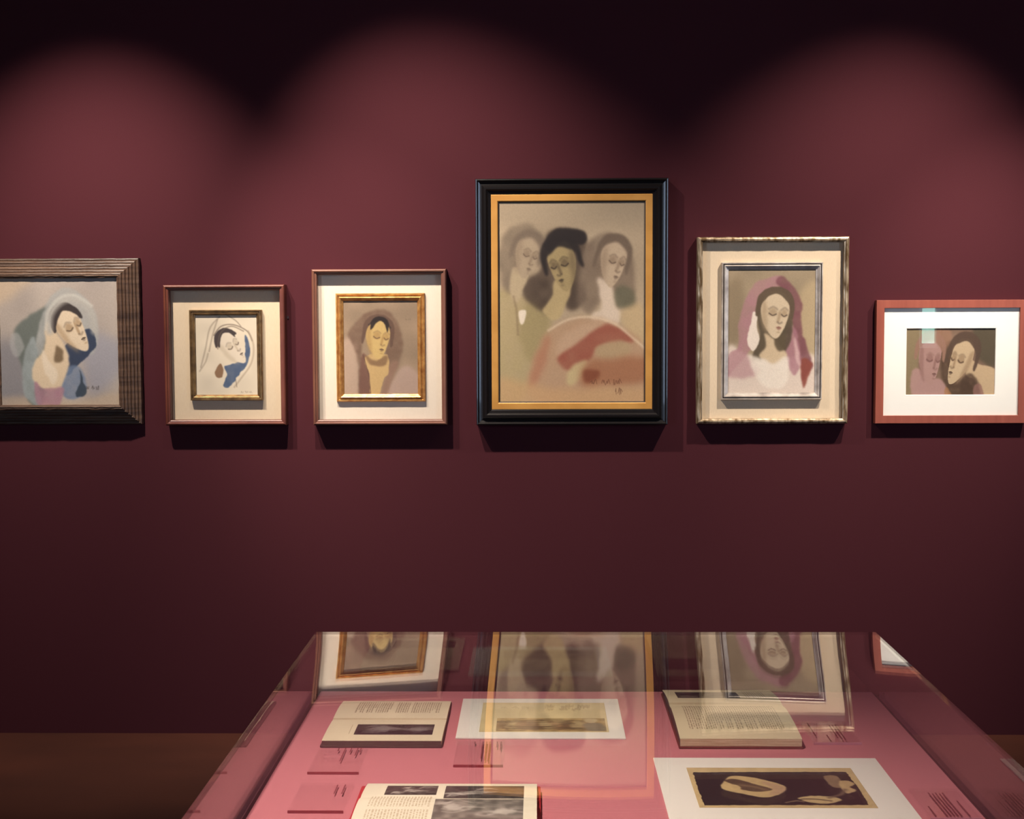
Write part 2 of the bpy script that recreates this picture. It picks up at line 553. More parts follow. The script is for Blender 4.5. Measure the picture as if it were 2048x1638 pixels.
# ---- 1: ribbed dark wooden frame, veiled figure in grey and blue
def paint_one(w, h):
    c = Canvas(w, h, 0.0014, (172, 160, 146), 3)
    c.mottle(5, .16, (1, 1, .9))
    c.blob([(0, .5), (.2, .55), (.25, .9), (.1, 1), (0, .95)], (124, 122, 124), .12, .8)
    c.blob([(.7, .45), (1, .5), (1, .75), (.75, .9)], (150, 150, 158), .1, .7)
    c.blob([(0, 0), (.3, 0), (.2, .08), (0, .2)], (196, 172, 140), .08, .7)
    c.blob([(.1, .93), (.6, .97), (1, .9), (1, 1), (0, 1)], (186, 164, 136), .05, .7)
    c.blob([(.36, .24), (.16, .36), (.12, .5), (.18, .72), (.22, .95), (.33, 1), (.42, .7), (.52, .22)], (100, 106, 98), .025, .95)
    c.blob([(.1, .44), (.16, .44), (.2, .54), (.14, .62), (.09, .56)], (168, 168, 162), .02, .6)
    c.blob([(.4, .2), (.5, .1), (.6, .08), (.74, .17), (.82, .32), (.82, .52), (.74, .6), (.66, .3), (.5, .26), (.42, .42), (.33, .62), (.3, .5)], (166, 166, 158), .015, .95, streak=.3)
    c.blob([(.27, .46), (.19, .66), (.19, .9), (.28, 1), (.34, .98), (.3, .8), (.32, .58)], (152, 160, 156), .02, .95, streak=.3)
    c.blob([(.74, .4), (.81, .48), (.79, .56), (.68, .66), (.57, .76), (.53, .72), (.56, .52)], (48, 58, 78), .012, .95)
    c.blob([(.54, .72), (.66, .7), (.72, .86), (.63, .95), (.52, .92)], (108, 124, 146), .02, .9, streak=.3)
    c.blob([(.665, .72), (.69, .8), (.72, .9), (.64, .94), (.63, .9), (.67, .82)], (52, 62, 72), .012, .9)
    c.blob([(.4, .34), (.37, .55), (.3, .64), (.26, .76), (.32, .86), (.46, .88), (.53, .8), (.58, .66), (.54, .52)], (214, 192, 158), .015, 1)
    c.blob([(.36, .56), (.4, .64), (.48, .74), (.44, .84), (.36, .7)], (228, 212, 184), .02, .8)
    c.blob([(.48, .53), (.53, .58), (.52, .65), (.46, .66), (.46, .6)], (112, 92, 66), .015, .9)
    c.blob([(.28, .82), (.36, .87), (.52, .86), (.5, .97), (.46, 1), (.31, 1)], (166, 122, 132), .02, .95, streak=.3)
    c.face(.6, .405, .195, -.5, (218, 198, 166), (168, 140, 104), (76, 62, 50), .65, wid=.66)
    c.cap(.6, .405, .195, -.5, (52, 44, 42), wid=.66, low=-.2, part=.1)
    c.stroke([(.42, .42), (.43, .29), (.52, .19), (.64, .17), (.77, .26), (.8, .42)], .05, (176, 172, 160), .02, .9)
    c.stroke([(.39, .4), (.41, .27), (.51, .16), (.64, .14), (.78, .22)], .02, (200, 196, 182), .012, .7)
    c.scribble(.72, .865, .12, .012, 9, (60, 52, 48), .005)
    c.mottle(150, .05)
    return c


p = picture('square painting of a veiled woman in grey and blue, wide dark ribbed wooden frame', -2.222, -1.59, 1.249, 1.912)
R = (-2.222, -1.590, 1.249, 1.912)
prof = [(0, .001), (0, .022)]
t, d = .022, 0.0
for k in range(6):
    prof += [(d + .0012, t + .005), (d + .006, t + .0072), (d + .0098, t + .0058), (d + .0108, t + .0072)]
    d += .0118
    t += .0076
prof += [(.0715, .069), (.0735, .066), (.079, .064), (.080, .058), (.080, .001)]
fr('outer_frame', p, R, prof, M_OAK, .0009, 24)
A = (-2.143, -1.669, 1.328, 1.834)
slab('backing_board', p, A, .012, .026, M_BACK)
art(p, A, .0545, paint_one(A[1] - A[0], A[3] - A[2]))


# ---- 2: red-brown box frame, dull gilt inner frame, drawing
def paint_two(w, h):
    c = Canvas(w, h, 0.0011, (228, 214, 186), 5)
    c.mottle(6, .07)
    L = (112, 98, 84)
    c.stroke([(.08, .65), (.16, .42), (.24, .16), (.4, .02)], .012, L, .012, .5)
    c.stroke([(.3, .25), (.42, .14), (.62, .12), (.84, .2), (.92, .32)], .014, L, .008, .7)
    c.stroke([(.22, .45), (.28, .25), (.36, .06)], .012, L, .012, .55)
    c.stroke([(.52, 0), (.66, .07), (.74, .14)], .012, L, .008, .55)
    c.stroke([(.86, .2), (.94, .38), (.9, .6), (.72, .8), (.62, .9)], .016, (176, 158, 134), .012, .8)
    c.stroke([(.06, .7), (.16, .58), (.2, .48)], .012, L, .012, .45)
    c.stroke([(.64, .8), (.66, .9)], .008, L, .006, .6)
    c.blob([(.8, .24), (.88, .4), (.84, .6), (.7, .74), (.54, .9), (.44, .88), (.5, .74), (.46, .64), (.64, .6), (.8, .48)], (72, 90, 118), .012, .95, streak=.15)
    c.blob([(.4, .6), (.44, .68), (.42, .78), (.32, .77), (.31, .7)], (138, 106, 78), .01, .95)
    c.face(.58, .41, .235, -.6, (228, 214, 188), (200, 184, 156), (96, 84, 74), .65, wid=.66)
    c.cap(.58, .41, .235, -.6, (58, 50, 50), wid=.66, low=-.45, brow=-.8, part=.12, alpha=.9)
    c.stroke([(.36, .42), (.38, .28), (.46, .18), (.6, .14), (.78, .2)], .014, L, .008, .6)
    c.scribble(.72, .965, .2, .01, 11, (150, 136, 116), .006)
    return c


R = (-1.489, -1.005, 1.2445, 1.8035)
p = picture('small drawing of a veiled head with a blue patch, thin red-brown box frame', *R)
BOXP = [(0, .001), (0, .045), (.002, .050), (.006, .053), (.010, .052), (.0125, .048), (.017, .0475), (.020, .045), (.0215, .041), (.0215, .001)]
fr('outer_frame', p, R, BOXP, M_MAHOG)
I = (R[0] + .0215, R[1] - .0215, R[2] + .0215, R[3] - .0215)
slab('mount_board', p, I, .004, .014, M_LINEN)
IN = (-1.391, -1.1015, 1.3435, 1.7045)
fr('inner_frame', p, IN, [(0, .014), (0, .032), (.003, .036), (.007, .0355), (.009, .032), (.0125, .033), (.015, .031), (.018, .026), (.0215, .0245), (.0215, .014)], M_BRONZE)
A = (-1.3695, -1.1230, 1.365, 1.683)
art(p, A, .021, paint_two(A[1] - A[0], A[3] - A[2]), M_PAPER, 'drawing')
slab('glazing', p, I, .040, .0425, M_GLASS)
box_obj('wall_bracket', (-1.003, -0.998, -.004, -.001, 1.669, 1.679), M_STEEL, p).location = -p.location


# ---- 3: brown box frame, burnished gold inner frame
def paint_three(w, h):
    c = Canvas(w, h, 0.0012, (158, 136, 110), 8)
    c.mottle(7, .14)
    c.blob([(0, .42), (.16, .45), (.2, .7), (.2, 1), (0, 1)], (194, 168, 144), .05, .85)
    c.blob([(.62, .9), (.8, .7), (1, .78), (1, 1), (.6, 1)], (186, 160, 142), .04, .85)
    c.blob([(.06, .36), (.2, .2), (.4, .1), (.62, .12), (.76, .3), (.8, .5), (.72, .7), (.6, .75), (.52, .4), (.3, .35), (.24, .55), (.3, .8), (.36, 1), (.2, 1), (.2, .7), (.14, .5)], (118, 92, 74), .025, .9, streak=.3)
    c.blob([(.24, .6), (.3, .6), (.36, .8), (.36, 1), (.21, 1)], (122, 88, 74), .02, .9)
    c.blob([(.62, .68), (.74, .66), (.66, .84), (.58, 1), (.5, 1)], (150, 118, 98), .03, .85)
    c.blob([(.29, .6), (.34, .78), (.36, 1), (.47, 1), (.54, .84), (.6, .76), (.58, .58)], (204, 172, 116), .012, 1)
    c.blob([(.29, .58), (.42, .64), (.58, .58), (.57, .68), (.46, .7), (.34, .67)], (130, 100, 72), .015, .8)
    c.face(.46, .395, .215, .14, (208, 178, 114), (176, 142, 88), (98, 74, 58), .6, wid=.74)
    c.cap(.46, .395, .215, .14, (104, 80, 66), wid=.78, low=.3, brow=-.8, soft=.014)
    c.cap(.465, .4, .2, .14, (46, 38, 36), wid=.6, low=-.68, brow=-.84, part=.05)
    c.stroke([(.26, .58), (.33, .78), (.36, 1)], .006, (92, 66, 54), .006, .7)
    c.scribble(.84, .2, .08, .008, 6, (124, 104, 84), .006)
    c.mottle(150, .05)
    return c


R = (-.897, -.3625, 1.244, 1.8625)
p = picture('painted upturned face with brown hood in a shiny gold inner frame, brown box frame', *R)
fr('outer_frame', p, R, BOXP, M_WALNUT)
I = (R[0] + .0215, R[1] - .0215, R[2] + .0215, R[3] - .0215)
slab('mount_board', p, I, .004, .016, M_LINENW)
IN = (-.8055, -.4505, 1.3365, 1.768)
fr('inner_frame', p, IN, [(0, .016), (0, .026), (.003, .030), (.007, .030), (.0095, .026), (.0125, .026), (.014, .030), (.018, .033), (.021, .031), (.0235, .027), (.030, .022), (.030, .016)], M_GOLD, .0003, 12)
A = (-.7755, -.4805, 1.3665, 1.738)
art(p, A, .0205, paint_three(A[1] - A[0], A[3] - A[2]))
slab('glazing', p, I, .040, .0425, M_GLASS)


# ---- 4: the tall black frame with gold liner
def paint_four(w, h):
    c = Canvas(w, h, 0.0016, (178, 158, 128), 11)
    c.mottle(6, .12)
    c.blob([(0, 0), (1, 0), (1, .12), (0, .1)], (170, 152, 124), .08, .8)
    c.blob([(.3, .2), (.6, .16), (.9, .2), (.7, .3)], (190, 172, 142), .08, .6)
    # pale green cloak on the left
    c.blob([(0, .46), (.14, .46), (.34, .54), (.36, .66), (.26, .86), (.14, 1), (0, 1)], (176, 158, 112), .03, .9, streak=.3)
    c.blob([(.2, .5), (.34, .56), (.32, .68), (.22, .8), (.14, .66)], (158, 142, 98), .03, .8)
    # hair masses
    c.blob([(.0, .26), (.06, .14), (.2, .11), (.3, .18), (.26, .28), (.16, .34), (.14, .44), (.04, .44)], (128, 112, 92), .025, .9, streak=.3)
    c.blob([(.3, .2), (.36, .145), (.48, .13), (.58, .16), (.6, .24), (.56, .38), (.6, .48), (.5, .54), (.42, .5), (.36, .56), (.28, .54), (.16, .46), (.2, .38), (.28, .34)], (70, 56, 46), .025, .92, streak=.25)
    c.blob([(.6, .22), (.7, .16), (.84, .18), (.92, .3), (.93, .48), (.88, .53), (.78, .44), (.72, .46), (.64, .56), (.56, .52), (.54, .4)], (120, 102, 84), .025, .9, streak=.3)
    c.blob([(.82, .42), (.92, .44), (.94, .52), (.86, .54), (.78, .5)], (104, 100, 78), .025, .85)
    # necks and chests
    c.blob([(.1, .33), (.19, .35), (.17, .43), (.12, .5), (.08, .46)], (190, 170, 134), .012, .95)
    c.blob([(.38, .39), (.49, .41), (.45, .53), (.38, .59), (.3, .54), (.36, .47)], (188, 166, 118), .012, .95)
    c.blob([(.68, .38), (.77, .42), (.8, .52), (.84, .56), (.8, .62), (.66, .6), (.64, .56), (.7, .52)], (218, 198, 172), .015, .95)
    # schematic heads
    c.face(.19, .265, .11, .3, (178, 158, 128), (140, 120, 97), (106, 88, 72), .7, wid=.66)
    c.cap(.185, .262, .112, .3, (122, 106, 88), wid=.72, low=.25, soft=.016)
    c.face(.44, .315, .125, -.25, (166, 146, 102), (100, 84, 62), (50, 40, 34), -.5, wid=.68)
    c.cap(.44, .312, .13, -.25, (44, 37, 35), wid=.76, low=.2, brow=-.62, soft=.012)
    c.face(.78, .3, .12, .25, (190, 168, 138), (140, 118, 94), (94, 76, 62), .7, wid=.66)
    c.cap(.775, .298, .124, .25, (112, 95, 78), wid=.72, low=.3, soft=.014)
    c.blob([(.31, .22), (.35, .155), (.46, .128), (.585, .15), (.59, .21), (.5, .2), (.42, .2), (.35, .25)], (42, 35, 34), .01, .95)
    # right-hand drapery
    c.blob([(.84, .56), (.96, .5), (1, .56), (1, .7), (.9, .68)], (196, 170, 126), .03, .85)
    c.blob([(.34, .64), (.5, .58), (.64, .575), (.8, .61), (1, .73), (1, 1), (.3, 1), (.2, .9), (.26, .74)], (182, 146, 112), .03, .9, streak=.2)
    c.blob([(.52, .63), (.66, .6), (.72, .64), (.56, .72), (.42, .78), (.4, .7)], (194, 162, 130), .03, .8)
    c.blob([(.4, .78), (.54, .7), (.68, .63), (.76, .61), (.86, .65), (.92, .7), (.7, .72), (.6, .8), (.48, .84)], (150, 82, 64), .015, .92, streak=.25)
    c.blob([(.3, .7), (.36, .68), (.3, .84), (.24, .92), (.2, .9)], (172, 116, 88), .03, .7)
    c.blob([(.66, .73), (.8, .69), (.9, .72), (.84, .78), (.7, .78)], (178, 152, 114), .015, .9)
    c.blob([(.5, .82), (.6, .79), (.58, .86), (.5, .92), (.46, .9)], (196, 176, 128), .015, .9)
    c.blob([(.6, .8), (.78, .78), (1, .78), (1, .9), (.7, .92), (.56, .92)], (158, 104, 72), .04, .8)
    c.blob([(.58, .84), (.68, .84), (.68, .88), (.6, .9)], (124, 66, 44), .02, .8)
    c.stroke([(.34, .64), (.48, .585), (.64, .575), (.8, .61), (.92, .68), (1, .73)], .008, (224, 200, 166), .008, .85)
    c.blob([(.0, .88), (.4, .93), (1, .93), (1, 1), (0, 1)], (200, 160, 112), .05, .7)
    c.blob([(.135, .545), (.185, .54), (.18, .58), (.165, .61), (.145, .6)], (238, 222, 196), .004, .95, wob=0.004)
    c.stroke([(.1, .47), (.12, .54), (.13, .66)], .006, (120, 100, 74), .008, .6)
    c.scribble(.62, .9, .24, .01, 13, (92, 56, 40), .004)
    c.scribble(.8, .945, .05, .012, 5, (92, 56, 40), .004)
    c.mottle(200, .05)
    return c


R = (-.2455, .5125, 1.243, 2.2135)
p = picture('tallest picture, three dark haired heads above red drapery, black frame with gold liner', *R)
fr('outer_frame', p, R, [(0, .001), (0, .052), (.002, .056), (.006, .057), (.009, .054), (.011, .047), (.018, .044), (.024, .045), (.028, .052), (.034, .0575), (.041, .0575), (.046, .053),
                         (.048, .048), (.052, .0475), (.053, .045), (.058, .0445), (.061, .042), (.061, .001)], M_BLACK)
L4 = (R[0] + .061, R[1] - .061, R[2] + .061, R[3] - .061)
fr('gold_liner', p, L4, [(0, .002), (0, .042), (.002, .043), (.024, .043), (.027, .041), (.027, .002)], M_GOLDP)
L5 = (L4[0] + .027, L4[1] - .027, L4[2] + .027, L4[3] - .027)
fr('dark_slip', p, L5, [(0, .003), (0, .040), (.0035, .038), (.0035, .003)], M_DKLINE)
A = (L5[0] + .0035, L5[1] - .0035, L5[2] + .0035, L5[3] - .0035)
art(p, A, .034, paint_four(A[1] - A[0], A[3] - A[2]))


# ---- 5: silver-gilt box frame, stepped silver inner frame
def paint_five(w, h):
    c = Canvas(w, h, 0.0013, (160, 142, 112), 14)
    c.mottle(6, .16)
    c.blob([(.75, .3), (1, .1), (1, .7), (.85, .6)], (190, 168, 128), .06, .85)
    c.blob([(0, .15), (.16, .1), (.16, .5), (.02, .6)], (138, 120, 92), .06, .7)
    c.blob([(0, .62), (.2, .68), (.4, .72), (.7, .72), (1, .7), (1, 1), (0, 1)], (232, 214, 194), .04, .9)
    # veil
    c.blob([(.3, .12), (.46, .07), (.6, .06), (.56, .16), (.42, .24), (.34, .36), (.28, .5), (.26, .64), (.16, .74), (0, .86), (0, .7), (.12, .62), (.12, .44), (.18, .28)], (178, 130, 132), .012, .95, streak=.3)
    c.blob([(0, .74), (.16, .68), (.3, .74), (.36, .84), (.18, .88), (0, .86)], (190, 150, 146), .03, .8)
    c.blob([(.54, .1), (.62, .055), (.72, .12), (.84, .26), (.84, .46), (.92, .66), (.98, .78), (.92, .84), (.86, .9), (.84, .78), (.76, .56), (.72, .36), (.64, .2)], (126, 78, 82), .012, .95, streak=.2)
    c.blob([(.84, .72), (.97, .76), (.93, .86), (.875, .965), (.85, .86)], (140, 72, 58), .012, .9)
    c.blob([(.7, .46), (.78, .5), (.84, .74), (.78, .86), (.7, .8), (.66, .64)], (172, 122, 128), .015, .9, streak=.2)
    c.blob([(.76, .56), (.8, .6), (.83, .78), (.78, .72)], (216, 180, 172), .015, .85)
    # dark hair, white scarf, neck
    c.blob([(.32, .34), (.42, .22), (.6, .24), (.72, .38), (.74, .5), (.66, .66), (.54, .56), (.46, .62), (.38, .74), (.28, .7), (.36, .54)], (84, 72, 54), .015, .95, streak=.15)
    c.blob([(.28, .35), (.33, .36), (.33, .46), (.36, .56), (.3, .66), (.24, .62), (.22, .54), (.26, .44)], (240, 226, 204), .01, .95)
    c.blob([(.42, .52), (.52, .56), (.56, .62), (.68, .7), (.52, .77), (.36, .7), (.44, .62)], (214, 190, 152), .015, .95)
    c.blob([(.24, .7), (.4, .72), (.52, .76), (.68, .7), (.7, .86), (.62, .96), (.4, .94), (.28, .8)], (240, 228, 206), .02, .9, streak=.2)
    c.blob([(.54, .54), (.64, .54), (.66, .64), (.58, .66), (.54, .6)], (96, 82, 60), .012, .9)
    c.face(.535, .365, .185, .1, (216, 195, 160), (170, 146, 112), (66, 54, 46), .5, wid=.76, lips=(120, 72, 62))
    c.cap(.535, .36, .19, .1, (98, 82, 62), wid=.8, low=.1, brow=-.78, soft=.01)
    c.mottle(150, .05)
    return c


R = (.629, 1.2245, 1.2448, 1.982)
p = picture('portrait of a woman in a pink and maroon veil, silver inner frame, gilded box frame', *R)
fr('outer_frame', p, R, [(0, .001), (0, .038), (.003, .043), (.008, .046), (.013, .046), (.016, .042), (.0205, .040), (.0205, .001)], M_SILVER, .0007, 20)
I = (R[0] + .0205, R[1] - .0205, R[2] + .0205, R[3] - .0205)
slab('mount_board', p, I, .004, .016, M_LINEN)
IN = (.7255, 1.1235, 1.340, 1.8825)
fr('inner_frame', p, IN, [(0, .016), (0, .034), (.002, .0365), (.005, .0365), (.006, .033), (.0095, .0335), (.0105, .0365), (.014, .0375), (.0155, .033), (.019, .032), (.020, .029), (.0275, .0265), (.0275, .016)], M_STEP)
fr('dark_groove', p, (IN[0] + .0055, IN[1] - .0055, IN[2] + .0055, IN[3] - .0055), [(0, .030), (0, .0338), (.0048, .0342), (.0048, .030)], M_DKLINE)
A = (.753, 1.096, 1.3675, 1.855)
art(p, A, .0245, paint_five(A[1] - A[0], A[3] - A[2]))


# ---- 6: flat red wood frame, white mount, two heads
def paint_six(w, h):
    c = Canvas(w, h, 0.0012, (136, 112, 92), 17)
    c.mottle(6, .16)
    c.blob([(.76, 0), (1, 0), (1, .55), (.84, .5), (.74, .3)], (92, 84, 66), .06, .9)
    c.blob([(0, 0), (.2, 0), (.16, .5), (.1, 1), (0, 1)], (150, 134, 100), .05, .9)
    c.blob([(.4, .3), (.5, .2), (.54, .5), (.58, .7), (.7, .8), (.78, .95), (.6, 1), (.48, .95), (.4, .7)], (88, 70, 54), .04, .9, streak=.3)
    c.blob([(.3, .1), (.4, 0), (.5, .05), (.5, .2), (.42, .34), (.34, .3)], (164, 126, 100), .04, .8)
    c.blob([(.1, .6), (.3, .72), (.42, .78), (.46, 1), (.1, 1)], (190, 152, 142), .03, .9)
    c.blob([(.46, .86), (.52, 1), (.44, 1)], (172, 126, 86), .02, .8)
    c.blob([(.62, .06), (.74, .1), (.8, .34), (.74, .46), (.66, .3), (.56, .16)], (126, 102, 84), .03, .9)
    c.blob([(.66, .5), (.72, .46), (.82, .54), (.98, .6), (1, .75), (1, 1), (.86, 1), (.78, .78), (.68, .7)], (210, 184, 144), .02, .95)
    c.blob([(.64, .72), (.74, .68), (.82, .84), (.8, .98), (.62, .96)], (84, 66, 52), .03, .9, streak=.3)
    c.blob([(.77, .84), (.84, .84), (.86, 1), (.76, 1)], (150, 112, 100), .02, .8)
    c.face(.27, .48, .34, .1, (182, 146, 134), (150, 114, 104), (118, 86, 78), .75, wid=.58)
    c.cap(.27, .47, .36, .1, (160, 124, 104), wid=.62, low=.0, soft=.02)
    c.face(.61, .5, .34, .3, (208, 184, 146), (164, 138, 106), (74, 57, 46), -.75, wid=.56)
    c.cap(.62, .48, .37, .3, (96, 78, 64), wid=.64, low=.2, brow=-.7, soft=.02)
    c.mottle(130, .05)
    return c


R = (1.336, 1.931, 1.244, 1.7315)
p = picture('two facing heads in a wide white mount, flat red wooden frame, the only landscape format', *R)
fr('outer_frame', p, R, [(0, .001), (0, .030), (.001, .031), (.0305, .031), (.0315, .030), (.0315, .001)], M_REDWOOD)
I = (R[0] + .0315, R[1] - .0315, R[2] + .0315, R[3] - .0315)
A = (1.459, 1.808, 1.357, 1.6185)
dw = A[0] - I[0]
bm = bmesh.new()
o_, i_, k_ = (I[0], I[1], I[2], I[3]), A, (A[0] - .002, A[1] + .002, A[2] - .002, A[3] + .002)
def rc(r, t):
    return [bm.verts.new(q) for q in ((r[0], -t, r[2]), (r[1], -t, r[2]), (r[1], -t, r[3]), (r[0], -t, r[3]))]
rr = [rc(o_, .016), rc(o_, .0205), rc(k_, .0205), rc(i_, .0185), rc(i_, .016)]
for a in range(5):
    for k in range(4):
        bm.faces.new((rr[a][k], rr[a][(k + 1) % 4], rr[(a + 1) % 5][(k + 1) % 4], rr[(a + 1) % 5][k]))
from_bm('white_mount', bm, M_MOUNTW, p).location = -p.location
slab('backing_board', p, I, .004, .0095, M_BACK)
art(p, (A[0] - .005, A[1] + .005, A[2] - .005, A[3] + .005), .0158, paint_six(A[1] - A[0], A[3] - A[2]), M_PAPER)
slab('glazing', p, I, .0225, .0248, M_GLASS)

# ------------------------------------------------------------------ the display case
H, HB = .979, .856
GX0, GX1, GY0, GY1 = -.486, .727, -4.11, -2.505   # outside faces of the acrylic cover
T = .006
M_CASE = mat('dark_burgundy_plinth', (96, 48, 56), 0.7)
M_ROSE = mat('rose_board', (208, 126, 132), 0.85, bump=0.05, bscale=900, spec=0.15)
case = thing('display_case', 'glass topped table display case with a rose pink floor, in front of the wall', 'display case', ((GX0 + GX1) / 2, (GY0 + GY1) / 2, ZF))


def cpart(o):
    o.location = -case.location
    o.parent = case
    return o


cpart(box_obj('plinth', (GX0 - .004, GX1 + .004, GY0 - .004, GY1 + .004, ZF, HB - .014), M_CASE, bevel=.003))
cpart(box_obj('display_board', (GX0 + .014, GX1 - .014, GY0 + .014, GY1 - .030, HB - .014, HB), M_ROSE, bevel=.0008))
ZB = HB - .014
for x in (GX0, GX1 - T):
    cpart(box_obj('side_pane', (x, x + T, GY0, GY1, ZB, H - T), M_ACRYL))
for y in (GY0, GY1 - T):
    cpart(box_obj('end_pane', (GX0 + T, GX1 - T, y, y + T, ZB, H - T), M_ACRYL))
# the top pane sags a little under its own weight
bm = bmesh.new()
NX, NY = 40, 48
lay = []
for dz in (0, -T):
    g = []
    for j in range(NY + 1):
        row = []
        for i in range(NX + 1):
            u, v = i / NX, j / NY
            z = H + dz - .010 * max(0.0, math.sin(PI * u)) ** 1.5 * math.sin(PI * v)
            row.append(bm.verts.new((GX0 + (GX1 - GX0) * u, GY1 + (GY0 - GY1) * v, z)))
        g.append(row)
    lay.append(g)
top, bot = lay
for j in range(NY):
    for i in range(NX):
        bm.faces.new((top[j][i], top[j + 1][i], top[j + 1][i + 1], top[j][i + 1])).smooth = True
        bm.faces.new((bot[j][i], bot[j][i + 1], bot[j + 1][i + 1], bot[j + 1][i])).smooth = True
for i in range(NX):
    bm.faces.new((top[0][i], top[0][i + 1], bot[0][i + 1], bot[0][i]))
    bm.faces.new((top[NY][i + 1], top[NY][i], bot[NY][i], bot[NY][i + 1]))
for j in range(NY):
    bm.faces.new((top[j + 1][0], top[j][0], bot[j][0], bot[j + 1][0]))
    bm.faces.new((top[j][NX], top[j + 1][NX], bot[j + 1][NX], bot[j][NX]))
for e in bm.edges:
    if any(not f.smooth for f in e.link_faces):
        e.smooth = False
cpart(from_bm('top_pane', bm, M_ACRYL))


# ------------------------------------------------------------------ things in the case
M_MOUNT = mat('cream_mount', (244, 236, 222), 0.9, spec=0.1)
M_CREAM = mat('page_edge', (222, 200, 160), 0.9, var=1, vscale=(20, 20, 900), col2=(190, 162, 122), spec=0.1)
M_COV_SHADE = mat('dark_maroon_cover_and_shade', (66, 34, 38), 0.6)  # cover cloth; also colours in shade on the right book's page edges
M_COVR = mat('red_cloth_cover', (190, 36, 44), 0.7)
M_COVB = mat('brown_red_cover', (120, 52, 48), 0.7)
M_FILM = glass_mat('caption_film', 1.14)
M_INK = mat('dark_red_lettering', (132, 52, 60), 0.8)
M_EDGE = mat('shaded_acrylic_edge', (150, 58, 66), 0.4)  # dark tint stands in for the shade along a plate's near edge


def flat(par, x0, x1, y0, y1, z, cv, name, thick=.0006):
    """picture lying flat: u to the right, v towards the viewer"""
    o = canvas_obj(name, cv, lambda u, v: (x0 + (x1 - x0) * u, y1 + (y0 - y1) * v, np.full_like(u, z)), M_PAPER, par, thick=(0, 0, -thick))
    o.location = -par.location
    return o


def swirl_print(w, h, base, light, seed, n=9, step=.0008):
    """a small old reproduction: dark ground with pale sideways figures"""
    c = Canvas(w, h, step, base, seed)
    c.mottle(8, .5)
    r = np.random.default_rng(seed)
    for k in range(n):
        x, y = r.uniform(.08, .85), r.uniform(.2, .8)
        a, b = r.uniform(.06, .16), r.uniform(.08, .2)
        c.blob([(x - a, y), (x, y - b), (x + a, y + r.uniform(-.1, .1)), (x, y + b * .6)], light, .05, r.uniform(.25, .75), wob=.1)
        c.stroke([(x - a, y + .1), (x, y + r.uniform(-.2, .2)), (x + a * 1.4, y)], .05, light, .03, .5)
    return c


def text_cols(c, x0, x1, y0, y1, rows, col, alpha=.6, gaps=()):
    """lines of type set sideways: every line runs along y"""
    p = (x1 - x0) / rows
    for k in range(rows):
        f = (k + .5) / rows
        if any(a < f < b for a, b in gaps):
            continue
        y = y0
        ye = y1 if c.rng.random() > .12 else y0 + (y1 - y0) * c.rng.uniform(.5, .95)
        while y < ye:
            L = c.rng.uniform(.015, .05)
            c.rect(x0 + p * (k + .22), y, x0 + p * (k + .74), min(y + L, ye), col, alpha * c.rng.uniform(.75, 1))
            y += L + .008


def open_book(name, label, x0, x1, zprof, cvfn, cover_m, edge_m, skew=0.0, cover=.004, cover_out=(.004, .004, .004), step=.0008, side_m=None):
    """zprof: [(y, z)] from the far edge to the near edge of the open spread, z over the board"""
    ys = np.array([a for a, _ in zprof])
    zs = np.array([b for _, b in zprof])
    b = thing(name, label, 'book', ((x0 + x1) / 2, (ys[0] + ys[-1]) / 2, HB), 'open books in the display case')
    # finer profile along the spread
    t = np.linspace(0, 1, len(ys))
    tt = np.linspace(0, 1, 60)
    Q = Canvas.spline(list(zip(ys, zs)), False, 12)
    s = np.concatenate([[0], np.cumsum(np.hypot(*np.diff(Q, axis=0).T))])
    s /= s[-1]
    fy = lambda v: np.interp(v, s, Q[:, 0])
    fz = lambda v: np.interp(v, s, Q[:, 1])
    length = float(np.sum(np.hypot(*np.diff(Q, axis=0).T)))
    cv = cvfn(x1 - x0, length, step)
    o = canvas_obj('pages', cv, lambda u, v: (x0 + (x1 - x0) * u + skew * (v - .5) * (1 - 2 * u), fy(v), HB + fz(v) + 0 * u), M_PAPER, b)
    o.location = -b.location
    # block of leaves under the top pages
    bm = bmesh.new()
    n = 50
    rows = []
    for k in range(n + 1):
        v = k / n
        y, z = float(fy(v)), float(fz(v))
        zt, zb = HB + z - .0004, HB + cover
        zt = max(zt, zb + .0003)
        rows.append([bm.verts.new((x0 + skew * (v - .5) + .0005, y, zb)), bm.verts.new((x0 + skew * (v - .5) + .0005, y, zt)),
                     bm.verts.new((x1 - skew * (v - .5) - .0005, y, zt)), bm.verts.new((x1 - skew * (v - .5) - .0005, y, zb))])
    for k in range(n):
        for q in range(4):
            bm.faces.new((rows[k][q], rows[k][(q + 1) % 4], rows[k + 1][(q + 1) % 4], rows[k + 1][q]))
    bm.faces.new(rows[0])
    bm.faces.new(rows[-1])
    o = from_bm('leaf_block', bm, edge_m, b)
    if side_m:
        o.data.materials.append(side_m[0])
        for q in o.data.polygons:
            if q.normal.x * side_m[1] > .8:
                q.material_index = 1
    o.location = -b.location
    o = box_obj('cover', (x0 - cover_out[0], x1 + cover_out[-1], ys[-1] - cover_out[1], ys[0] + cover_out[1], HB + .0003, HB + cover), cover_m, b, bevel=.001)
    o.location = -b.location
    return b


def pages_left(w, h, step):
    c = Canvas(w, h, step, (236, 218, 184), 21)
    c.mottle(5, .05)
    text_cols(c, .165, .925, .06, .37, 38, (120, 98, 78), .62, gaps=((.43, .47), (.62, .65)))
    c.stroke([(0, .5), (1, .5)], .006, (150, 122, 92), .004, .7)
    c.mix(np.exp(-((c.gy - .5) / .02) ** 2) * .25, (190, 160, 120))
    pr = swirl_print(.15, .07, (50, 42, 46), (132, 122, 118), 4, 16, .0008)
    blit(c, pr, .245, .64, .91, .875)
    c.rect(.2, .66, .206, .86, (150, 128, 100), .5)
    return c


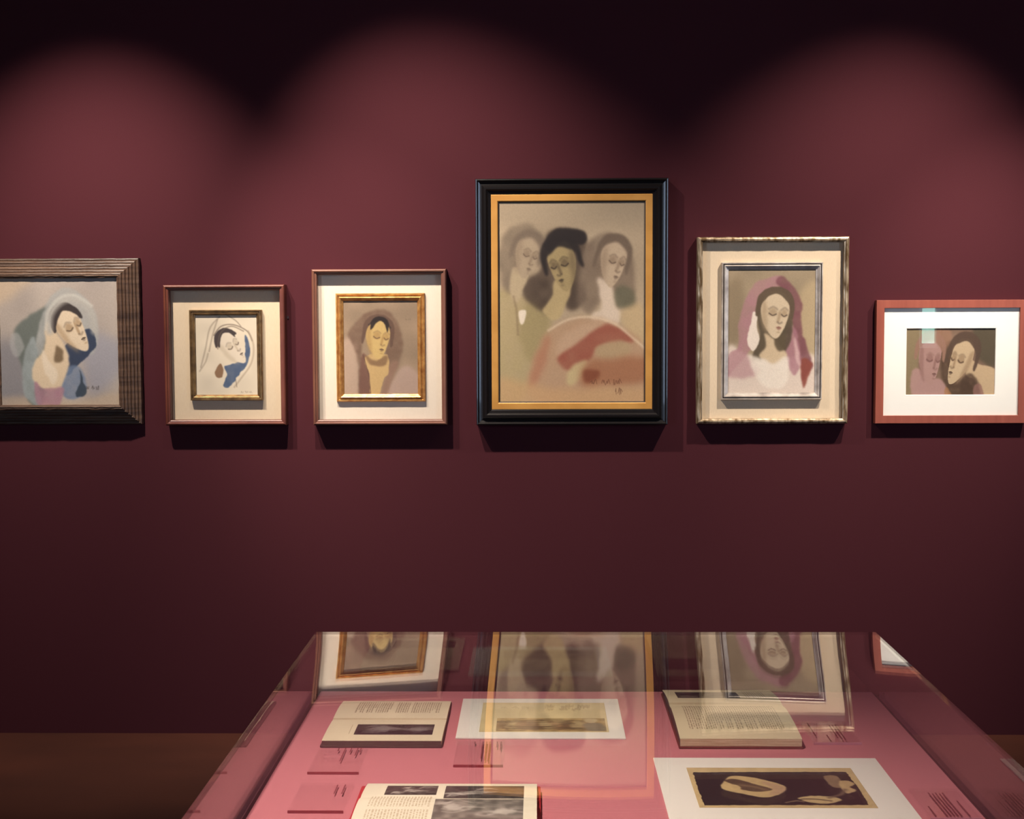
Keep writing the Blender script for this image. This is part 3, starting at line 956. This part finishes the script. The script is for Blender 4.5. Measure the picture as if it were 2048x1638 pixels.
def blit(c, pr, x0, y0, x1, y1):
    ix = ((c.gx - x0) / (x1 - x0) * pr.nx).astype(int)
    iy = ((c.gy - y0) / (y1 - y0) * pr.ny).astype(int)
    ok = (ix >= 0) & (ix < pr.nx) & (iy >= 0) & (iy < pr.ny) & (c.gx >= x0) & (c.gy >= y0)
    c.img[ok] = pr.img[iy[ok], ix[ok]]


open_book('open_book', 'open book with dark maroon cover and one wide dark plate, far left of case', -.408, -.183,
          [(-2.635, .007), (-2.70, .013), (-2.765, .013), (-2.785, .011), (-2.80, .0125), (-2.86, .014), (-2.922, .013)], pages_left, M_COV_SHADE, M_COV_SHADE, cover=.005, cover_out=(.003, .003, .001), step=.0007, side_m=(M_CREAM, 1))


def pages_right(w, h, step):
    c = Canvas(w, h, step, (232, 213, 174), 23)
    c.mottle(5, .06)
    pr = swirl_print(.15, .05, (62, 54, 54), (110, 100, 94), 9, 12, .0008)
    blit(c, pr, .1, .1, .66, .30)
    text_cols(c, .71, .9, .08, .3, 9, (128, 104, 82), .55)
    text_cols(c, .1, .9, .45, .87, 40, (122, 98, 78), .55)
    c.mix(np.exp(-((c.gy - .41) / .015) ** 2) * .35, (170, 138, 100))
    return c


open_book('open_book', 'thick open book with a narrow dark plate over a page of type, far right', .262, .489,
          [(-2.565, .012), (-2.63, .021), (-2.69, .026), (-2.725, .024), (-2.76, .028), (-2.83, .027), (-2.89, .0225), (-2.925, .019)], pages_right, M_COVB, M_CREAM, skew=0.0, cover=.005, cover_out=(.002, .002, .002), step=.0007, side_m=(M_COV_SHADE, -1))  # left page edges are coloured dark to stand in for their shade


def pages_front(w, h, step):
    c = Canvas(w, h, step, (244, 232, 204), 25)
    c.mottle(5, .05)

    def gp(w, h, seed, n, g=(78, 70, 66)):
        return swirl_print(w, h, g, (216, 204, 188), seed, n, .0008)
    blit(c, gp(.08, .055, 31, 5), .13, .07, .425, .25)
    blit(c, gp(.125, .07, 33, 5), .47, .07, .925, .30)
    blit(c, gp(.135, .09, 35, 7, (128, 118, 108)), .43, .335, .925, .62)
    text_cols(c, .06, .41, .27, .46, 20, (176, 150, 116), .5)
    text_cols(c, .06, .41, .5, .62, 20, (176, 150, 116), .5)
    text_cols(c, .1, .9, .68, .93, 40, (176, 150, 116), .5)
    return c


open_book('open_book', 'large open book with a bright red cover and several grey plates, nearest the viewer', -.290, -.004,
          [(-3.165, .016), (-3.20, .022), (-3.245, .026), (-3.262, .026), (-3.285, .031), (-3.34, .033), (-3.42, .030), (-3.50, .024)], pages_front, M_COVR, M_CREAM, cover=.011, cover_out=(.011, .003, .006), step=.0008)


def mounted(label, x0, x1, y0, y1):
    m_ = thing('mounted_print', label, 'print', ((x0 + x1) / 2, (y0 + y1) / 2, HB), 'mounted works on paper in the display case')
    box_obj('mount', (x0, x1, y0, y1, HB + .0004, HB + .0032), M_MOUNT, m_, bevel=.0006).location = -m_.location
    return m_


# pale sketch
m_ = mounted('cream card with a faded brown sketch, lying between the two far books', -.160, .165, -2.871, -2.602)
c = Canvas(.252, .199, .0008, (222, 200, 150), 41)
c.mottle(6, .08)
c.scribble(.5, .14, .4, .05, 26, (176, 150, 110), .012)
c.scribble(.52, .24, .3, .04, 20, (180, 154, 112), .010)
c.scribble(.15, .18, .25, .04, 14, (190, 166, 122), .010)
k = Canvas(.214, .086, .0008, (172, 142, 92), 42)
k.mottle(7, .4)
for q in range(9):
    a = .04 + q * .1
    k.blob([(a - .06, .5 + .2 * math.sin(q)), (a, .2), (a + .1, .4), (a + .14, .75), (a + .02, .85)], ((112, 82, 56), (206, 182, 132), (146, 104, 74))[q % 3], .06, .65, wob=.2)
for q in range(8):
    y = k.rng.uniform(.15, .85)
    k.stroke([(k.rng.uniform(0, .3), y), (k.rng.uniform(.35, .6), y + k.rng.uniform(-.2, .2)), (k.rng.uniform(.65, 1), y + k.rng.uniform(-.2, .2))], .05, (96, 72, 48), .03, .6)
k.blob([(.8, .45), (.95, .4), (1, .9), (.85, .95)], (128, 120, 104), .06, .7)
k.blob([(.82, .05), (.93, .08), (.9, .35), (.82, .3)], (226, 206, 160), .05, .7)
blit(c, k, .13, .55, .98, .985)
flat(m_, -.1165, .1350, -2.8345, -2.6350, HB + .0039, c, 'sketch')

# dark print
m_ = mounted('large cream card with a dark print of pale objects, right of the red book', .207, .609, -3.335, -2.986)
c = Canvas(.290, .199, .0008, (204, 176, 126), 51)
c.mottle(9, .08)
c.blob([(.03, .13), (.3, .12), (.6, .11), (.955, .105), (.965, .5), (.958, .935), (.6, .94), (.3, .945), (.032, .95), (.028, .5)], (46, 37, 40), .004, 1, curve=False, wob=.012)
c.blob([(.2, .36), (.26, .22), (.4, .28), (.54, .48), (.5, .66), (.4, .76), (.28, .68), (.18, .58), (.17, .46)], (206, 176, 124), .008, .95)
c.blob([(.42, .36), (.54, .5), (.5, .66), (.42, .7), (.46, .56)], (182, 148, 118), .02, .8)
c.blob([(.2, .34), (.27, .3), (.36, .42), (.46, .56), (.36, .62), (.24, .52), (.24, .44)], (84, 66, 54), .012, .95)
c.blob([(.18, .44), (.25, .44), (.28, .54), (.22, .6), (.17, .54)], (206, 176, 124), .01, .95)
c.stroke([(.28, .46), (.36, .5), (.42, .58)], .03, (140, 112, 84), .02, .7)
c.blob([(.58, .78), (.66, .72), (.78, .74), (.82, .82), (.74, .9), (.64, .88)], (208, 180, 128), .01, .9)
c.stroke([(.54, .86), (.6, .8), (.68, .8), (.76, .84)], .02, (70, 56, 50), .01, .8)
c.stroke([(.5, .88), (.56, .84), (.6, .86)], .02, (160, 136, 104), .01, .7)
c.blob([(.8, .24), (.88, .22), (.89, .48), (.82, .5)], (150, 124, 96), .01, .9)
c.blob([(.88, .36), (.93, .34), (.96, .42), (.92, .5), (.94, .58), (.88, .66), (.86, .54)], (200, 170, 122), .01, .9)
c.stroke([(.76, .76), (.84, .68), (.88, .56)], .04, (120, 98, 80), .015, .8)
c.mottle(40, .08)
flat(m_, .2610, .5510, -3.2400, -3.0430, HB + .0039, c, 'print_sheet')


def label_card(label, x0, x1, y0, y1, lines, edge=True, h=.005):
    """small clear plate with lines of lettering running away from the viewer; lines = [(x, [(y0, y1)])]"""
    t = thing('label_plate', label, 'label', ((x0 + x1) / 2, (y0 + y1) / 2, HB), 'clear caption plates in the display case')
    box_obj('plate', (x0, x1, y0, y1, HB + .0005, HB + h), M_FILM, t).location = -t.location
    bm = bmesh.new()
    rnd = random.Random(int(x0 * 1e4))
    for x, spans in lines:
        for a, b in spans:
            y = a
            while y < b:
                L = rnd.uniform(.004, .011)
                box(bm, x, x + .0022, y, min(b, y + L), HB + h + .0001, HB + h + .0004)
                y += L + .0016
    from_bm('lettering', bm, M_INK, t).location = -t.location
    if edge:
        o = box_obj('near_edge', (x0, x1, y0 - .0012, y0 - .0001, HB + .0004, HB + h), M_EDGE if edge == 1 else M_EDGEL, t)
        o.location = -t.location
    return t


M_EDGEL = mat('bright_acrylic_edge', (206, 140, 146), 0.4)  # lighter tint paints in an edge that catches the light
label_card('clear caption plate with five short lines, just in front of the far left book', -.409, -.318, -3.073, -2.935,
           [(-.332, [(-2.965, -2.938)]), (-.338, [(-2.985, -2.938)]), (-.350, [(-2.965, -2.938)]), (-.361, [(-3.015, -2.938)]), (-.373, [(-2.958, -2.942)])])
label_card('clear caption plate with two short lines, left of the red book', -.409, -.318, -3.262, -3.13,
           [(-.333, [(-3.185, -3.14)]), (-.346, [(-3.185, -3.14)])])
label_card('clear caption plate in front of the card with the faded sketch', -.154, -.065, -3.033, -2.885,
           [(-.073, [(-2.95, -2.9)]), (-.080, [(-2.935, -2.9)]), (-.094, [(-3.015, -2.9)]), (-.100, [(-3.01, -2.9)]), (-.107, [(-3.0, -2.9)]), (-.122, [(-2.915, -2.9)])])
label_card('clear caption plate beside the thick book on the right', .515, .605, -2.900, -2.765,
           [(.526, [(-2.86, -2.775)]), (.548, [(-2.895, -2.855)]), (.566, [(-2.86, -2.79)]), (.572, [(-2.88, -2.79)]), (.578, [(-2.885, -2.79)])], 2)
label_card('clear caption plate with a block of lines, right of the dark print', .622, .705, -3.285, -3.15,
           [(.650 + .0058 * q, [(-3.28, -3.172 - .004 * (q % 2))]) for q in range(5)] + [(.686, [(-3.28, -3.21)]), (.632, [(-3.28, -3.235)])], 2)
